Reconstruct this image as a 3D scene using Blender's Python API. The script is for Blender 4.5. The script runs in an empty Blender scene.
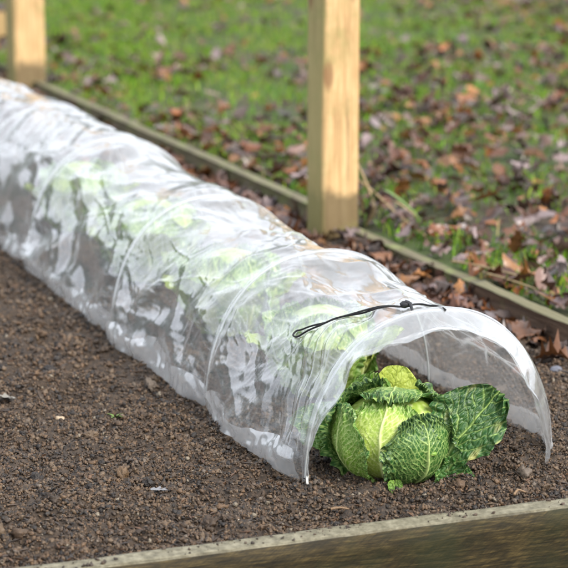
import bpy, math, random
import numpy as np
from mathutils import Vector
from mathutils.bvhtree import BVHTree

random.seed(7)
RNG = np.random.default_rng(7)
SC = bpy.context.scene
COL = SC.collection
PI = math.pi

# ------------------------------------------------------------------ helpers
def _hash(ix, iy, seed):
    h = (ix.astype(np.int64) * 374761393 + iy.astype(np.int64) * 668265263 + seed * 974634777) & 0x7fffffff
    h = ((h ^ (h >> 13)) * 1274126177) & 0x7fffffff
    h = h ^ (h >> 16)
    return (h & 0xffff) / 65535.0

def noise(x, y, seed=0):
    """2-D gradient noise, about -1..1"""
    x = np.asarray(x, float); y = np.asarray(y, float)
    ix = np.floor(x); iy = np.floor(y); fx = x - ix; fy = y - iy
    ux = fx * fx * fx * (fx * (fx * 6 - 15) + 10); uy = fy * fy * fy * (fy * (fy * 6 - 15) + 10)
    def g(dx, dy):
        a = _hash(ix + dx, iy + dy, seed) * 2 * PI
        return np.cos(a) * (fx - dx) + np.sin(a) * (fy - dy)
    n0 = g(0, 0) * (1 - ux) + g(1, 0) * ux
    n1 = g(0, 1) * (1 - ux) + g(1, 1) * ux
    return (n0 * (1 - uy) + n1 * uy) * 1.5

def fbm(x, y, o=4, seed=0):
    s = 0; a = 1.0; t = 0
    for k in range(o):
        s = s + a * noise(x * 2 ** k, y * 2 ** k, seed + k * 17); t += a; a *= .5
    return s / t

def voro(x, y, seed=0):
    """F1, F2 of jittered cells"""
    ix = np.floor(x); iy = np.floor(y)
    f1 = np.full(np.shape(x), 9.0); f2 = f1.copy()
    for dx in (-1, 0, 1):
        for dy in (-1, 0, 1):
            cx = ix + dx; cy = iy + dy
            px = cx + .1 + .8 * _hash(cx, cy, seed); py = cy + .1 + .8 * _hash(cx, cy, seed + 91)
            d = np.hypot(px - x, py - y)
            n = d < f1
            f2 = np.where(n, f1, np.minimum(f2, d)); f1 = np.where(n, d, f1)
    return f1, f2

def facet(x, y, seed=0):
    """continuous piecewise-flat noise, -1..1"""
    ix = np.floor(x); iy = np.floor(y); fx = x - ix; fy = y - iy
    h = lambda a, b: _hash(ix + a, iy + b, seed) * 2 - 1
    r00, r11 = h(0, 0), h(1, 1); r10, r01 = h(1, 0), h(0, 1)
    return np.where(fx > fy, r00 + (r10 - r00) * fx + (r11 - r10) * fy, r00 + (r01 - r00) * fy + (r11 - r01) * fx)

def tri(x):
    return np.abs((x % 1.0) * 2 - 1) * 2 - 1

def sstep(a, b, x):
    t = np.clip((x - a) / (b - a), 0, 1); return t * t * (3 - 2 * t)

def mesh(name, V, faces, mat=None, parent=None, smooth=True, cols=None):
    """faces: list of (n,k) index arrays; cols: {attribute: (nverts,3)}"""
    me = bpy.data.meshes.new(name)
    V = np.asarray(V, np.float32)
    me.vertices.add(len(V)); me.vertices.foreach_set('co', V.ravel())
    loops = []; starts = []; n = 0
    for f in faces:
        f = np.asarray(f, np.int32)
        if len(f) == 0: continue
        loops.append(f.ravel()); starts.append(n + np.arange(len(f)) * f.shape[1]); n += f.size
    loops = np.concatenate(loops); starts = np.concatenate(starts).astype(np.int32)
    me.loops.add(len(loops)); me.loops.foreach_set('vertex_index', loops)
    me.polygons.add(len(starts)); me.polygons.foreach_set('loop_start', starts)
    me.update(calc_edges=True)
    me.polygons.foreach_set('use_smooth', np.full(len(starts), smooth))
    for k, c in (cols or {}).items():
        a = me.attributes.new(k, 'FLOAT_COLOR', 'POINT')
        c4 = np.ones((len(V), 4), np.float32); c4[:, :3] = c
        a.data.foreach_set('color', c4.ravel())
    me.validate(); me.update()
    o = bpy.data.objects.new(name, me); COL.objects.link(o)
    if mat: me.materials.append(mat)
    if parent: o.parent = parent
    return o

def grid_faces(nu, nv, off=0):
    i = np.arange(nu - 1)[:, None]; j = np.arange(nv - 1)[None, :]
    a = (i * nv + j).ravel() + off
    return np.stack([a, a + nv, a + nv + 1, a + 1], 1)

def tube(pts, r, n=8):
    P = np.asarray(pts, float); m = len(P)
    T = np.gradient(P, axis=0); T /= np.linalg.norm(T, axis=1)[:, None] + 1e-9
    up = np.array([0.13, .21, 1.0]); rr = np.broadcast_to(r, (m,))
    S = np.cross(T, up); S /= np.linalg.norm(S, axis=1)[:, None] + 1e-9
    B = np.cross(S, T)
    a = np.arange(n) * 2 * PI / n
    V = P[:, None] + rr[:, None, None] * (S[:, None] * np.cos(a)[None, :, None] + B[:, None] * np.sin(a)[None, :, None])
    i = np.arange(m - 1)[:, None]; j = np.arange(n)[None]
    F = np.stack([i * n + j, i * n + (j + 1) % n, (i + 1) * n + (j + 1) % n, (i + 1) * n + j], -1).reshape(-1, 4)
    V = V.reshape(-1, 3)
    c0 = len(V); V = np.vstack([V, P[0], P[-1]])
    j = np.arange(n)
    F2 = np.vstack([np.stack([np.full(n, c0), (j + 1) % n, j], 1),
                    np.stack([np.full(n, c0 + 1), (m - 1) * n + j, (m - 1) * n + (j + 1) % n], 1)])
    return V, [F, F2]

def smooth_path(pts, n=60):
    P = np.asarray(pts, float); t = np.linspace(0, len(P) - 1, n); out = []
    for tt in t:
        i = min(int(tt), len(P) - 2); f = tt - i
        p0 = P[max(i - 1, 0)]; p1 = P[i]; p2 = P[i + 1]; p3 = P[min(i + 2, len(P) - 1)]
        out.append(.5 * ((2 * p1) + (-p0 + p2) * f + (2 * p0 - 5 * p1 + 4 * p2 - p3) * f * f + (-p0 + 3 * p1 - 3 * p2 + p3) * f ** 3))
    return np.array(out)

def empty(name, loc=(0, 0, 0), rz=0):
    o = bpy.data.objects.new(name, None); COL.objects.link(o); o.empty_display_size = .05
    o.location = loc; o.rotation_euler = (0, 0, rz); return o

def tag(o, label=None, cat=None, group=None, kind=None):
    if label: o['label'] = label
    if cat: o['category'] = cat
    if group: o['group'] = group
    if kind: o['kind'] = kind
    return o

# ------------------------------------------------------------------ material helpers
class N:
    def __init__(s, name):
        s.m = bpy.data.materials.new(name); s.m.use_nodes = True
        s.t = s.m.node_tree; s.t.nodes.clear()
        s.out = s.t.nodes.new('ShaderNodeOutputMaterial')
    def n(s, typ, ins=None, **kw):
        nd = s.t.nodes.new('ShaderNode' + typ)
        for k, v in kw.items(): setattr(nd, k, v)
        for k, v in (ins or {}).items():
            sock = nd.inputs[k]
            if hasattr(v, 'is_output') or isinstance(v, bpy.types.NodeSocket): s.t.links.new(v, sock)
            else: sock.default_value = v
        return nd
    def coord(s, scale=(1, 1, 1), kind='Object', rot=(0, 0, 0)):
        tc = s.n('TexCoord'); mp = s.n('Mapping', {'Vector': tc.outputs[kind], 'Scale': scale, 'Rotation': rot}); return mp.outputs[0]
    def noise(s, vec, scale, detail=4, rough=.55, dist=0):
        return s.n('TexNoise', {'Vector': vec, 'Scale': scale, 'Detail': detail, 'Roughness': rough, 'Distortion': dist}).outputs['Fac']
    def ramp(s, fac, stops, interp='LINEAR'):
        r = s.n('ValToRGB', {'Fac': fac}); cr = r.color_ramp; cr.interpolation = interp
        while len(cr.elements) < len(stops): cr.elements.new(.5)
        for e, (p, c) in zip(cr.elements, stops):
            e.position = p; e.color = (*c, 1) if len(c) == 3 else c
        return r.outputs[0]
    def mix(s, f, a, b, blend='MIX'):
        m = s.n('Mix', data_type='RGBA', blend_type=blend)
        for k, v in (('Factor', f), ('A', a), ('B', b)):
            sock = [i for i in m.inputs if i.name == k and (i.type == 'RGBA' or (k == 'Factor' and i.type == 'VALUE'))][0]
            if isinstance(v, bpy.types.NodeSocket): s.t.links.new(v, sock)
            else: sock.default_value = v if not isinstance(v, tuple) or len(v) == 4 else (*v, 1)
        return [o for o in m.outputs if o.type == 'RGBA'][0]
    def math(s, op, a, b=0.0, c=0.0, clamp=False):
        m = s.n('Math', operation=op, use_clamp=clamp)
        for i, v in enumerate((a, b, c)):
            if isinstance(v, bpy.types.NodeSocket): s.t.links.new(v, m.inputs[i])
            else: m.inputs[i].default_value = v
        return m.outputs[0]
    def bump(s, h, strength=.5, dist=.01, normal=None):
        b = s.n('Bump', {'Height': h, 'Strength': strength, 'Distance': dist})
        if normal: s.t.links.new(normal, b.inputs['Normal'])
        return b.outputs[0]
    def pbr(s, **ins):
        p = s.n('BsdfPrincipled', {k.replace('_', ' '): v for k, v in ins.items()}); return p
    def done(s, shader):
        s.t.links.new(shader.outputs[0] if hasattr(shader, 'outputs') else shader, s.out.inputs['Surface']); return s.m

def attr(k, name, comp=None):
    a = k.n('Attribute', attribute_name=name)
    if comp is None: return a.outputs['Color']
    sp = k.n('SeparateColor', {'Color': a.outputs['Color']}); return sp.outputs[comp]

def m_film(name, haze, haze2, spec, rough=.18, bump=.05):
    k = N(name); v = k.coord()
    nb = k.bump(k.noise(v, 46, 4, .5, .8), bump, .012)
    fc = k.n('LayerWeight', {'Blend': .5, 'Normal': nb}).outputs['Facing']
    rf = k.math('ADD', spec, k.math('MULTIPLY', k.math('POWER', fc, 3.6), .92), clamp=True)      # both faces of a thin sheet
    gl = k.n('BsdfGlossy', {'Color': (1, 1, 1, 1), 'Roughness': rough, 'Normal': nb})
    tp = k.n('BsdfTransparent', {'Color': (.94, .945, .945, 1)})
    df = k.n('BsdfDiffuse', {'Color': (.88, .9, .92, 1), 'Normal': nb}); tr = k.n('BsdfTranslucent', {'Color': (.88, .9, .92, 1), 'Normal': nb})
    hz = k.n('MixShader', {'Fac': .42, 1: df.outputs[0], 2: tr.outputs[0]})
    hf = k.math('ADD', haze, k.math('MULTIPLY', k.math('POWER', fc, 2.0), haze2), clamp=True)
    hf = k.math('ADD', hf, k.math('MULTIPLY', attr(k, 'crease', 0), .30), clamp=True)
    a = k.n('MixShader', {'Fac': hf, 1: tp.outputs[0], 2: hz.outputs[0]})
    b = k.n('MixShader', {'Fac': rf, 1: a.outputs[0], 2: gl.outputs[0]})
    return k.done(b)

def m_wood(name, cols, scale, rough=.75, axis='Z', moss=None, dark=None, bump=.35):
    k = N(name)
    st = {'X': (1, 14, 14), 'Y': (14, 1, 14), 'Z': (14, 14, 1)}[axis]
    v = k.coord(st); vo = k.coord()
    g = k.noise(v, scale, 6, .6, .6); b = k.noise(vo, 6, 4, .6)
    c = k.ramp(g, [(.28, cols[0]), (.5, cols[1]), (.72, cols[2])])
    c = k.mix(k.math('MULTIPLY', k.math('SUBTRACT', b, .45), 1.6, clamp=True), c, cols[0])
    if dark:      # darker foot of a post, with its own ragged edge
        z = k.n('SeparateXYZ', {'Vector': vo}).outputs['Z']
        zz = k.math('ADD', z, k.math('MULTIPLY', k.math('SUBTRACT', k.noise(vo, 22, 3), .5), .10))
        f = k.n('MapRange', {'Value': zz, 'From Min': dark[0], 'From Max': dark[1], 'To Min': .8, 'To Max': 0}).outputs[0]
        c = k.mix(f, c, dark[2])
    if name == 'post_timber':
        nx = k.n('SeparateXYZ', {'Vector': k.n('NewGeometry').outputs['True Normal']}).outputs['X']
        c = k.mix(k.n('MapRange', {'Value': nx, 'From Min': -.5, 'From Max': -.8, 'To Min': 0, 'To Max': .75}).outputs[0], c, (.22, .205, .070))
    if name == 'split_timber':
        nz = k.n('SeparateXYZ', {'Vector': k.n('NewGeometry').outputs['True Normal']}).outputs['Z']
        c = k.mix(k.n('MapRange', {'Value': nz, 'From Min': .5, 'From Max': .9, 'To Min': 0, 'To Max': .8}).outputs[0], c, (.125, .12, .055))
    if name == 'post_timber':
        ck = k.noise(k.coord((60, 60, 1.1)), 1.6, 2, .5)
        c = k.mix(k.n('MapRange', {'Value': ck, 'From Min': .66, 'From Max': .72, 'To Min': 0, 'To Max': .55}).outputs[0], c, (.10, .06, .025))
        kn = k.n('TexVoronoi', {'Vector': k.coord((9, 9, 3.2)), 'Scale': 1.0}).outputs['Distance']
        c = k.mix(k.n('MapRange', {'Value': kn, 'From Min': .10, 'From Max': .17, 'To Min': .75, 'To Max': 0}).outputs[0], c, (.16, .075, .025))
    if moss:
        f = k.n('MapRange', {'Value': k.noise(vo, moss[1], 5, .65), 'From Min': moss[2], 'From Max': moss[2] + .16}).outputs[0]
        c = k.mix(k.math('MULTIPLY', f, moss[3]), c, moss[0])
    nb = k.bump(k.math('ADD', g, k.math('MULTIPLY', k.noise(vo, 90, 3), .5)), bump, .004)
    return k.done(k.pbr(Base_Color=c, Roughness=rough, Normal=nb))

def m_soil():
    k = N('soil'); v = k.coord()
    a = k.noise(v, 5, 5, .6); b = k.noise(v, 130, 5, .7); w = k.noise(v, 2.2, 4, .6)
    c = k.ramp(b, [(.3, (.006, .004, .002)), (.5, (.030, .018, .009)), (.7, (.075, .046, .024))])  # base colour darkened so gaps between crumbs read as shaded crevices
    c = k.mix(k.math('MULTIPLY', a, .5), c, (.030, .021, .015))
    rg = k.n('MapRange', {'Value': w, 'From Min': .4, 'From Max': .65, 'To Min': .95, 'To Max': .6}).outputs[0]
    nb = k.bump(b, .8, .004)
    return k.done(k.pbr(Base_Color=c, Roughness=rg, Normal=nb))

def m_crumb():
    k = N('soil_crumb'); v = k.coord()
    c = k.mix(k.noise(v, 300, 3), attr(k, 'tint'), (.018, .012, .008))
    return k.done(k.pbr(Base_Color=c, Roughness=.6, Normal=k.bump(k.noise(v, 420, 3), .7, .002)))

def m_ground():
    k = N('turf_earth'); v = k.coord()
    a = k.noise(v, 2.2, 5, .6); b = k.noise(v, 40, 5, .65)
    c = k.mix(b, (.020, .026, .006), (.055, .095, .010))
    c = k.mix(k.n('MapRange', {'Value': a, 'From Min': .45, 'From Max': .62}).outputs[0], c, (.045, .030, .018))
    return k.done(k.pbr(Base_Color=c, Roughness=.9, Normal=k.bump(b, .8, .02)))

def m_attr(name, rough=.6, transl=0, spec=.5, noise_s=60, var=.35, coat=0):
    k = N(name); v = k.coord()
    c = k.mix(k.math('MULTIPLY', k.noise(v, noise_s, 4), var), attr(k, 'tint'), (.02, .015, .01))
    p = k.pbr(Base_Color=c, Roughness=rough, Normal=k.bump(k.noise(v, noise_s * 2, 3), .35, .003))
    p.inputs['Specular IOR Level'].default_value = spec
    p.inputs['Coat Weight'].default_value = coat; p.inputs['Coat Roughness'].default_value = .25
    if transl:
        t = k.n('BsdfTranslucent', {'Color': attr(k, 'tint')})
        return k.done(k.n('MixShader', {'Fac': transl, 1: p.outputs[0], 2: t.outputs[0]}))
    return k.done(p)

def m_cabbage():
    k = N('savoy_leaf'); v = k.coord()
    vein = attr(k, 'leaf', 0); pale = attr(k, 'leaf', 1); blot = attr(k, 'leaf', 2)
    base = k.ramp(pale, [(0, (.014, .052, .018)), (.3, (.036, .125, .016)), (.6, (.150, .290, .026)), (1, (.46, .53, .085))])
    base = k.mix(k.math('MULTIPLY', k.noise(v, 55, 4, .6), .45), base, k.mix(.5, base, (.03, .07, .02)))
    vc = k.mix(pale, (.38, .54, .15), (.76, .80, .38))
    c = k.mix(vein, base, vc)
    c = k.mix(blot, c, (.42, .38, .14))
    nb = k.bump(k.noise(v, 160, 3), .25, .002)
    p = k.pbr(Base_Color=c, Roughness=.42, Normal=nb); p.inputs['Specular IOR Level'].default_value = .35
    t = k.n('BsdfTranslucent', {'Color': c, 'Normal': nb})
    return k.done(k.n('MixShader', {'Fac': .18, 1: p.outputs[0], 2: t.outputs[0]}))

def m_plain(name, c, rough=.5, bump=0, scale=200):
    k = N(name)
    v = k.coord(); n = k.noise(v, scale, 3)
    p = k.pbr(Base_Color=k.mix(k.math('MULTIPLY', n, .3), (*c, 1), (*[q * .5 for q in c], 1)), Roughness=rough)
    if bump: k.t.links.new(k.bump(n, bump, .002), p.inputs['Normal'])
    return k.done(p)

M = dict(
    skirt=m_film('polythene_skirt', .05, .12, .10), film=m_film('polythene', .045, .34, .115), band=m_film('polythene_double', .27, .30, .13), soil=m_soil(), crumb=m_crumb(), ground=m_ground(), cabbage=m_cabbage(),
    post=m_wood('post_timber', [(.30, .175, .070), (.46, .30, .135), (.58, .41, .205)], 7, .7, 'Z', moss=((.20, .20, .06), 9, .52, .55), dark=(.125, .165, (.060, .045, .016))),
    back=m_wood('bed_timber', [(.055, .047, .026), (.105, .090, .048), (.175, .155, .090)], 5, .8, 'Y', moss=((.16, .20, .055), 14, .5, .6)),
    bark=m_wood('split_timber', [(.045, .026, .016), (.085, .050, .030), (.16, .10, .065)], 6, .7, 'Y', moss=((.10, .11, .035), 11, .60, .6), bump=.8),
    litter=m_attr('dead_leaf', .42, .10, .5, 70, .4, .15), grass=m_attr('grass_blade', .5, .3, .3, 30, .1),
    stone=m_plain('stone', (.23, .17, .15), .6, .5, 60), cord=m_plain('cord', (.006, .006, .007), .75, .5, 900),
    plastic=m_plain('toggle_plastic', (.015, .015, .017), .35), wire=m_plain('hoop_wire', (.50, .52, .51), .5), string=m_plain('string', (.5, .49, .45), .7),
    straw=m_plain('dry_stalk', (.27, .20, .10), .7, .4), chip=m_plain('chip_wood', (.17, .105, .055), .7, .4), green=m_plain('green_stem', (.10, .17, .03), .5, .2),
    log=m_plain('log_wood', (.36, .24, .10), .8, .5, 40), barkdark=m_plain('log_bark', (.05, .035, .022), .9, .8, 40))

def m_front():
    k = N('wet_front_timber'); v = k.coord((4, 40, 40)); vo = k.coord()
    g = k.noise(v, 5, 7, .7, .5)
    saw = k.n('TexNoise', {'Vector': k.n('Mapping', {'Vector': k.coord(rot=(0, PI * .20, 0)), 'Scale': (34, 60, 430)}).outputs[0], 'Scale': 1.0, 'Detail': 3, 'Roughness': .6}).outputs['Fac']
    face = k.ramp(g, [(.32, (.006, .005, .002)), (.5, (.030, .022, .008)), (.70, (.095, .068, .024))])
    face = k.mix(k.math('MULTIPLY', k.math('SUBTRACT', saw, .42), 2.2, clamp=True), face, (.006, .006, .004))
    green = k.n('MapRange', {'Value': k.noise(vo, 7, 5, .6), 'From Min': .5, 'From Max': .66}).outputs[0]
    face = k.mix(k.math('MULTIPLY', green, .5), face, (.014, .020, .007))
    top = k.ramp(k.noise(vo, 60, 6, .7), [(.3, (.060, .054, .036)), (.5, (.145, .132, .090)), (.72, (.25, .23, .165))])
    nz = k.n('SeparateXYZ', {'Vector': k.n('NewGeometry').outputs['True Normal']}).outputs['Z']
    c = k.mix(k.n('MapRange', {'Value': nz, 'From Min': .5, 'From Max': .8}).outputs[0], face, top)
    nb = k.bump(k.math('ADD', g, k.math('MULTIPLY', saw, .12)), .35, .003)
    p = k.pbr(Base_Color=c, Roughness=.6, Normal=nb); p.inputs['Specular IOR Level'].default_value = .2
    return k.done(p)
M['front'] = m_front()

# ------------------------------------------------------------------ soil, ground
def soil_h(x, y):
    h =   .016 * fbm(x * 3, y * 3, 3, 5) + .020 * fbm(x * 14, y * 14, 3, 9) + .006 * noise(x * 45, y * 45, 19)
    h = h + .022 * np.exp(-(((x - .40) / .13) ** 2 + ((y - .06) / .12) ** 2))
    h = h + .006 * sstep(.62, .93, x) * sstep(.5, 1.6, y)          # earth and litter banked against the back board
    edge = sstep(-.26, -.20, y)
    return h * edge - .006 * (1 - edge)

def build_soil():
    xs = np.concatenate([np.linspace(-3.0, -.75, 60, endpoint=False), np.linspace(-.75, .72, 330, endpoint=False), np.linspace(.72, .952, 30)])
    ys = np.concatenate([np.linspace(-.254, .95, 300, endpoint=False), np.linspace(.95, 3.2, 240, endpoint=False), np.linspace(3.2, 9, 120)])
    X, Y = np.meshgrid(xs, ys, indexing='ij')
    Z = soil_h(X, Y)
    f1, f2 = voro(X * 55 + 3 * noise(X * 9, Y * 9, 3), Y * 55, 4)
    Z = Z + .0055 * (1 - f1) ** 1.0 * (0.4 + 1.0 * np.clip(fbm(X * 8, Y * 8, 2, 31) + .5, 0, 1.4)) + .004 * fbm(X * 60, Y * 60, 3, 77)
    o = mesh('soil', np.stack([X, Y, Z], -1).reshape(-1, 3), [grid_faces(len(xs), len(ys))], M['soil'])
    tag(o, kind='structure')
build_soil()

def ico(sub):
    t = (1 + 5 ** .5) / 2
    V = [(-1, t, 0), (1, t, 0), (-1, -t, 0), (1, -t, 0), (0, -1, t), (0, 1, t), (0, -1, -t), (0, 1, -t), (t, 0, -1), (t, 0, 1), (-t, 0, -1), (-t, 0, 1)]
    F = [(0, 11, 5), (0, 5, 1), (0, 1, 7), (0, 7, 10), (0, 10, 11), (1, 5, 9), (5, 11, 4), (11, 10, 2), (10, 7, 6), (7, 1, 8), (3, 9, 4), (3, 4, 2), (3, 2, 6), (3, 6, 8), (3, 8, 9), (4, 9, 5), (2, 4, 11), (6, 2, 10), (8, 6, 7), (9, 8, 1)]
    V = [np.array(v) / np.linalg.norm(v) for v in V]
    for _ in range(sub):
        c = {}; G = []
        def mid(a, b):
            q = (min(a, b), max(a, b))
            if q not in c: m = V[a] + V[b]; V.append(m / np.linalg.norm(m)); c[q] = len(V) - 1
            return c[q]
        for a, b, d in F:
            x, y, z = mid(a, b), mid(b, d), mid(d, a); G += [(a, x, z), (b, y, x), (d, z, y), (x, y, z)]
        F = G
    return np.array(V), np.array(F)

def scatter_lumps(P, size, tint, sub, seed):
    V0, F0 = ico(sub); n = len(P); m = len(V0); r = np.random.default_rng(seed)
    out = np.empty((n, m, 3), np.float32)
    var = [V0 * (1 + 1.0 * (r.random((m, 1)) - .5) + .40 * np.sin(V0 * r.uniform(1.5, 3.5, 3) + r.uniform(0, 6, 3)).sum(1, keepdims=True) * .5) for _ in range(16)]
    pick = r.integers(0, 16, n); sc = size[:, None] * r.uniform(.6, 1.35, (n, 3)); sc[:, 2] *= .8
    q = r.normal(size=(n, 4)); q /= np.linalg.norm(q, axis=1)[:, None]
    w, x, y, z = q.T
    R = np.stack([1 - 2 * (y * y + z * z), 2 * (x * y - z * w), 2 * (x * z + y * w), 2 * (x * y + z * w), 1 - 2 * (x * x + z * z), 2 * (y * z - x * w), 2 * (x * z - y * w), 2 * (y * z + x * w), 1 - 2 * (x * x + y * y)], 1).reshape(n, 3, 3)
    for k in range(16):
        i = np.where(pick == k)[0]
        out[i] = np.einsum('nij,nmj->nmi', R[i], var[k][None] * sc[i][:, None]) + P[i][:, None]
    F = (F0[None] + (np.arange(n) * m)[:, None, None]).reshape(-1, 3)
    return out.reshape(-1, 3), F, np.repeat(tint, m, 0)

def build_crumbs():
    Vs, Fs, Ts, off = [], [], [], 0
    for (n, x0, x1, y0, y1, sub, sd, smul) in ((34000, -.70, .85, -.245, .75, 1, 11, .62), (30000, -.75, .95, .75, 2.4, 0, 12, .88), (5000, -.9, .95, 2.4, 6.5, 0, 13, 1.5), (600, -.7, .93, -.24, 2.0, 2, 14, 1.6), (80000, -.70, .85, -.245, .85, 0, 15, .42), (14000, -1.9, -.70, -.245, 3.2, 0, 16, 1.2)):
        r = np.random.default_rng(sd)
        x = r.uniform(x0, x1, n); y = y0 + (y1 - y0) * r.random(n)
        keep = fbm(x * 6, y * 6, 3, 55) + r.uniform(-.4, .9, n) > -.25; x, y = x[keep], y[keep]; n = len(x)
        s = (.0022 + .0052 * r.random(n) ** 2.2) * smul
        z = soil_h(x, y) + .004 + s * .35
        c = np.array([[.084, .048, .023]]) * (.12 + 2.1 * r.random((n, 1)) ** 1.6) * np.array([[1, 1, 1]])
        k = r.random(n)
        warm = np.clip(.5 + fbm(x * 2, y * 2, 2, 6), 0, 1)[:, None]
        c = c * (1 - .35 * warm) + warm * .35 * np.array([[.20, .112, .048]])
        c[k > .80] = np.array([.175, .115, .065]); c[k > .94] = np.array([.17, .13, .095]); c[k > .978] = np.array([.30, .25, .18]); c[k > .990] = np.array([.16, .085, .045]); c[k < .17] = np.array([.009, .007, .006]); c[(k > .30) & (k < .315)] = np.array([.17, .10, .045])
        V, F, T = scatter_lumps(np.stack([x, y, z], 1), s, c, sub, sd)
        Vs.append(V); Fs.append(F + off); Ts.append(T); off += len(V)
    r = np.random.default_rng(44); n = 900; x = r.uniform(-.8, .8, n); x = x[fbm(x * 9, x * 0, 3, 46) + r.uniform(-.3, .3, n) > .05]; n = len(x); y = -.257 - .040 * r.random(n) ** 2.2; sz0 = .0006 + .0030 * r.random(n) ** 3
    V, F, T = scatter_lumps(np.stack([x, y, np.full(n, .0135)], 1), sz0, np.array([[.05, .032, .02]]) * r.uniform(.3, 2.2, (n, 1)), 1, 45)
    Vs.append(V); Fs.append(F + off); Ts.append(T)
    o = mesh('soil_crumbs', np.vstack(Vs), [np.vstack(Fs)], M['crumb'], cols={'tint': np.vstack(Ts)})
    tag(o, 'dark crumbly clods of damp soil covering the whole bed', 'soil crumbs', kind='stuff')
    # chips of wood, straw and root fibre lying in the soil
    r = np.random.default_rng(5); n = 5000
    x = r.uniform(-.75, .92, n); y = -.24 + 2.4 * r.random(n) ** 1.4; a = r.uniform(0, PI, n); L = .004 + .020 * r.random(n) ** 2; W = L * r.uniform(.08, .3, n)
    z = soil_h(x, y) + .007 + .005 * r.random(n)
    d = np.stack([np.cos(a), np.sin(a), r.uniform(-.25, .25, n)], 1); s = np.stack([-np.sin(a), np.cos(a), r.uniform(-.4, .4, n)], 1)
    p = np.stack([x, y, z], 1); up = np.array([0, 0, .0012])
    V = np.stack([p - d * L[:, None] / 2, p + s * W[:, None] / 2 + up, p + d * L[:, None] / 2, p - s * W[:, None] / 2 + up, p - up * 2], 1)
    i = (np.arange(n) * 5)[:, None]
    F = np.concatenate([i + np.array([[0, 3, 1]]), i + np.array([[1, 3, 2]]), i + np.array([[0, 1, 4]]), i + np.array([[1, 2, 4]]), i + np.array([[2, 3, 4]]), i + np.array([[3, 0, 4]])])
    pal = np.array([[.15, .095, .05], [.09, .052, .026], [.045, .028, .018], [.13, .060, .024], [.030, .020, .014]])
    T = np.repeat(pal[r.integers(0, 5, n)] * r.uniform(.6, 1.2, (n, 1)), 5, 0)
    tag(mesh('bark_chips', V.reshape(-1, 3), [F], M['crumb'], smooth=False, cols={'tint': T}), 'tiny brown chips of bark and root fibre strewn over the dark soil', 'bark chips', kind='stuff')
build_crumbs()

def gz(x, y):
    return .032 + .018 * fbm(x * 1.6, y * 1.6, 3, 71) * sstep(.98, 1.3, x)
def build_ground():
    xs = np.concatenate([np.linspace(.966, 7.5, 130, endpoint=False), np.linspace(7.5, 70, 16)]); ys = np.concatenate([np.linspace(-40, -1, 14, endpoint=False), np.linspace(-1, 14, 260, endpoint=False), np.linspace(14, 90, 18)])
    X, Y = np.meshgrid(xs, ys, indexing='ij')
    tag(mesh('ground', np.stack([X, Y, gz(X, Y)], -1).reshape(-1, 3), [grid_faces(len(xs), len(ys))], M['ground']), kind='structure')
    # lower path in front of the bed and the earth to its far side
    xs = np.linspace(-70, 70, 60); ys = np.linspace(-60, 90, 60); X, Y = np.meshgrid(xs, ys, indexing='ij')
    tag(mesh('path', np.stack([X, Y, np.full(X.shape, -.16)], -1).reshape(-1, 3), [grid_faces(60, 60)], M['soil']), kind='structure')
build_ground()

# ------------------------------------------------------------------ timbers
def board(name, p0, p1, thick, z0, z1, mat, label, cat='board', rough=.0025, seed=1, group=None, tilt=0):
    """squared timber along p0->p1 (its visible face), body on the left-hand side; worn edges, slight bow"""
    p0 = np.array(p0, float); p1 = np.array(p1, float); L = np.linalg.norm(p1 - p0); d = (p1 - p0) / L; nrm = np.array([-d[1], d[0]])
    nl = max(12, int(L / .02))
    b = .003
    prof = []
    def edge(a, c, n):
        for i in range(n): prof.append((a[0] + (c[0] - a[0]) * i / n, a[1] + (c[1] - a[1]) * i / n))
    edge((b, z1), (thick - b, z1), 5); edge((thick - b, z1), (thick, z1 - b), 2); edge((thick, z1 - b), (thick, z0), 5); edge((thick, z0), (0, z0), 3); edge((0, z0), (0, z1 - b), 8); edge((0, z1 - b), (b, z1), 2)
    prof = np.array(prof); m = len(prof)
    s = np.linspace(0, L, nl)
    S = np.broadcast_to(s[:, None], (nl, m)); T = np.broadcast_to(prof[None, :, 0], (nl, m)).copy(); Z = np.broadcast_to(prof[None, :, 1], (nl, m)).copy()
    n1 = fbm(S * 7, Z * 40 + T * 50, 3, seed); n2 = noise(S * 1.2, S * 0, seed + 5)
    top = np.clip((Z - z0) / (z1 - z0), 0, 1)
    T = T + n1 * rough + n2 * rough * 1.2; Z = Z + (fbm(S * 9, T * 60, 3, seed + 3) * rough * .8 + n2 * rough * .8) * top
    P = np.empty((nl, m, 3)); P[..., 0] = p0[0] + d[0] * S + nrm[0] * T; P[..., 1] = p0[1] + d[1] * S + nrm[1] * T; P[..., 2] = Z + tilt * S / L
    i = np.arange(nl - 1)[:, None]; j = np.arange(m)[None]
    F = np.stack([i * m + j, (i + 1) * m + j, (i + 1) * m + (j + 1) % m, i * m + (j + 1) % m], -1).reshape(-1, 4)
    V = P.reshape(-1, 3)
    caps = [np.arange(m)[None, :], ((nl - 1) * m + np.arange(m))[::-1][None, :]]
    o = mesh(name, V, [F] + caps, mat)
    c = V.mean(0); o.data.transform(__import__('mathutils').Matrix.Translation(-Vector(c))); o.location = c
    # local axes stay world axes, so the grain runs along the timber
    return tag(o, label, cat, group)

board('front_board', (1.2, -.255), (-1.4, -.255), .045, -.16, .012, M['front'], 'wet dark timber edging board along the front end of the bed, greenish sawn face', seed=3)
board('edging_board', (.942, 6.04), (.942, 2.062), -.038, -.10, .064, M['back'], 'long green-grey edging board behind the tunnel, between the two posts', seed=8)
board('edging_board', (.938, 1.998), (.950, 1.20), -.034, -.10, .046, M['back'], 'low sunken edging board right of the near post, half buried in dead leaves', seed=9)
board('edging_board', (.925, 1.17), (.938, -.30), -.034, -.12, .060, M['bark'], 'rough dark brown split edging board with mossy top at the right', seed=11, rough=.006)

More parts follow.
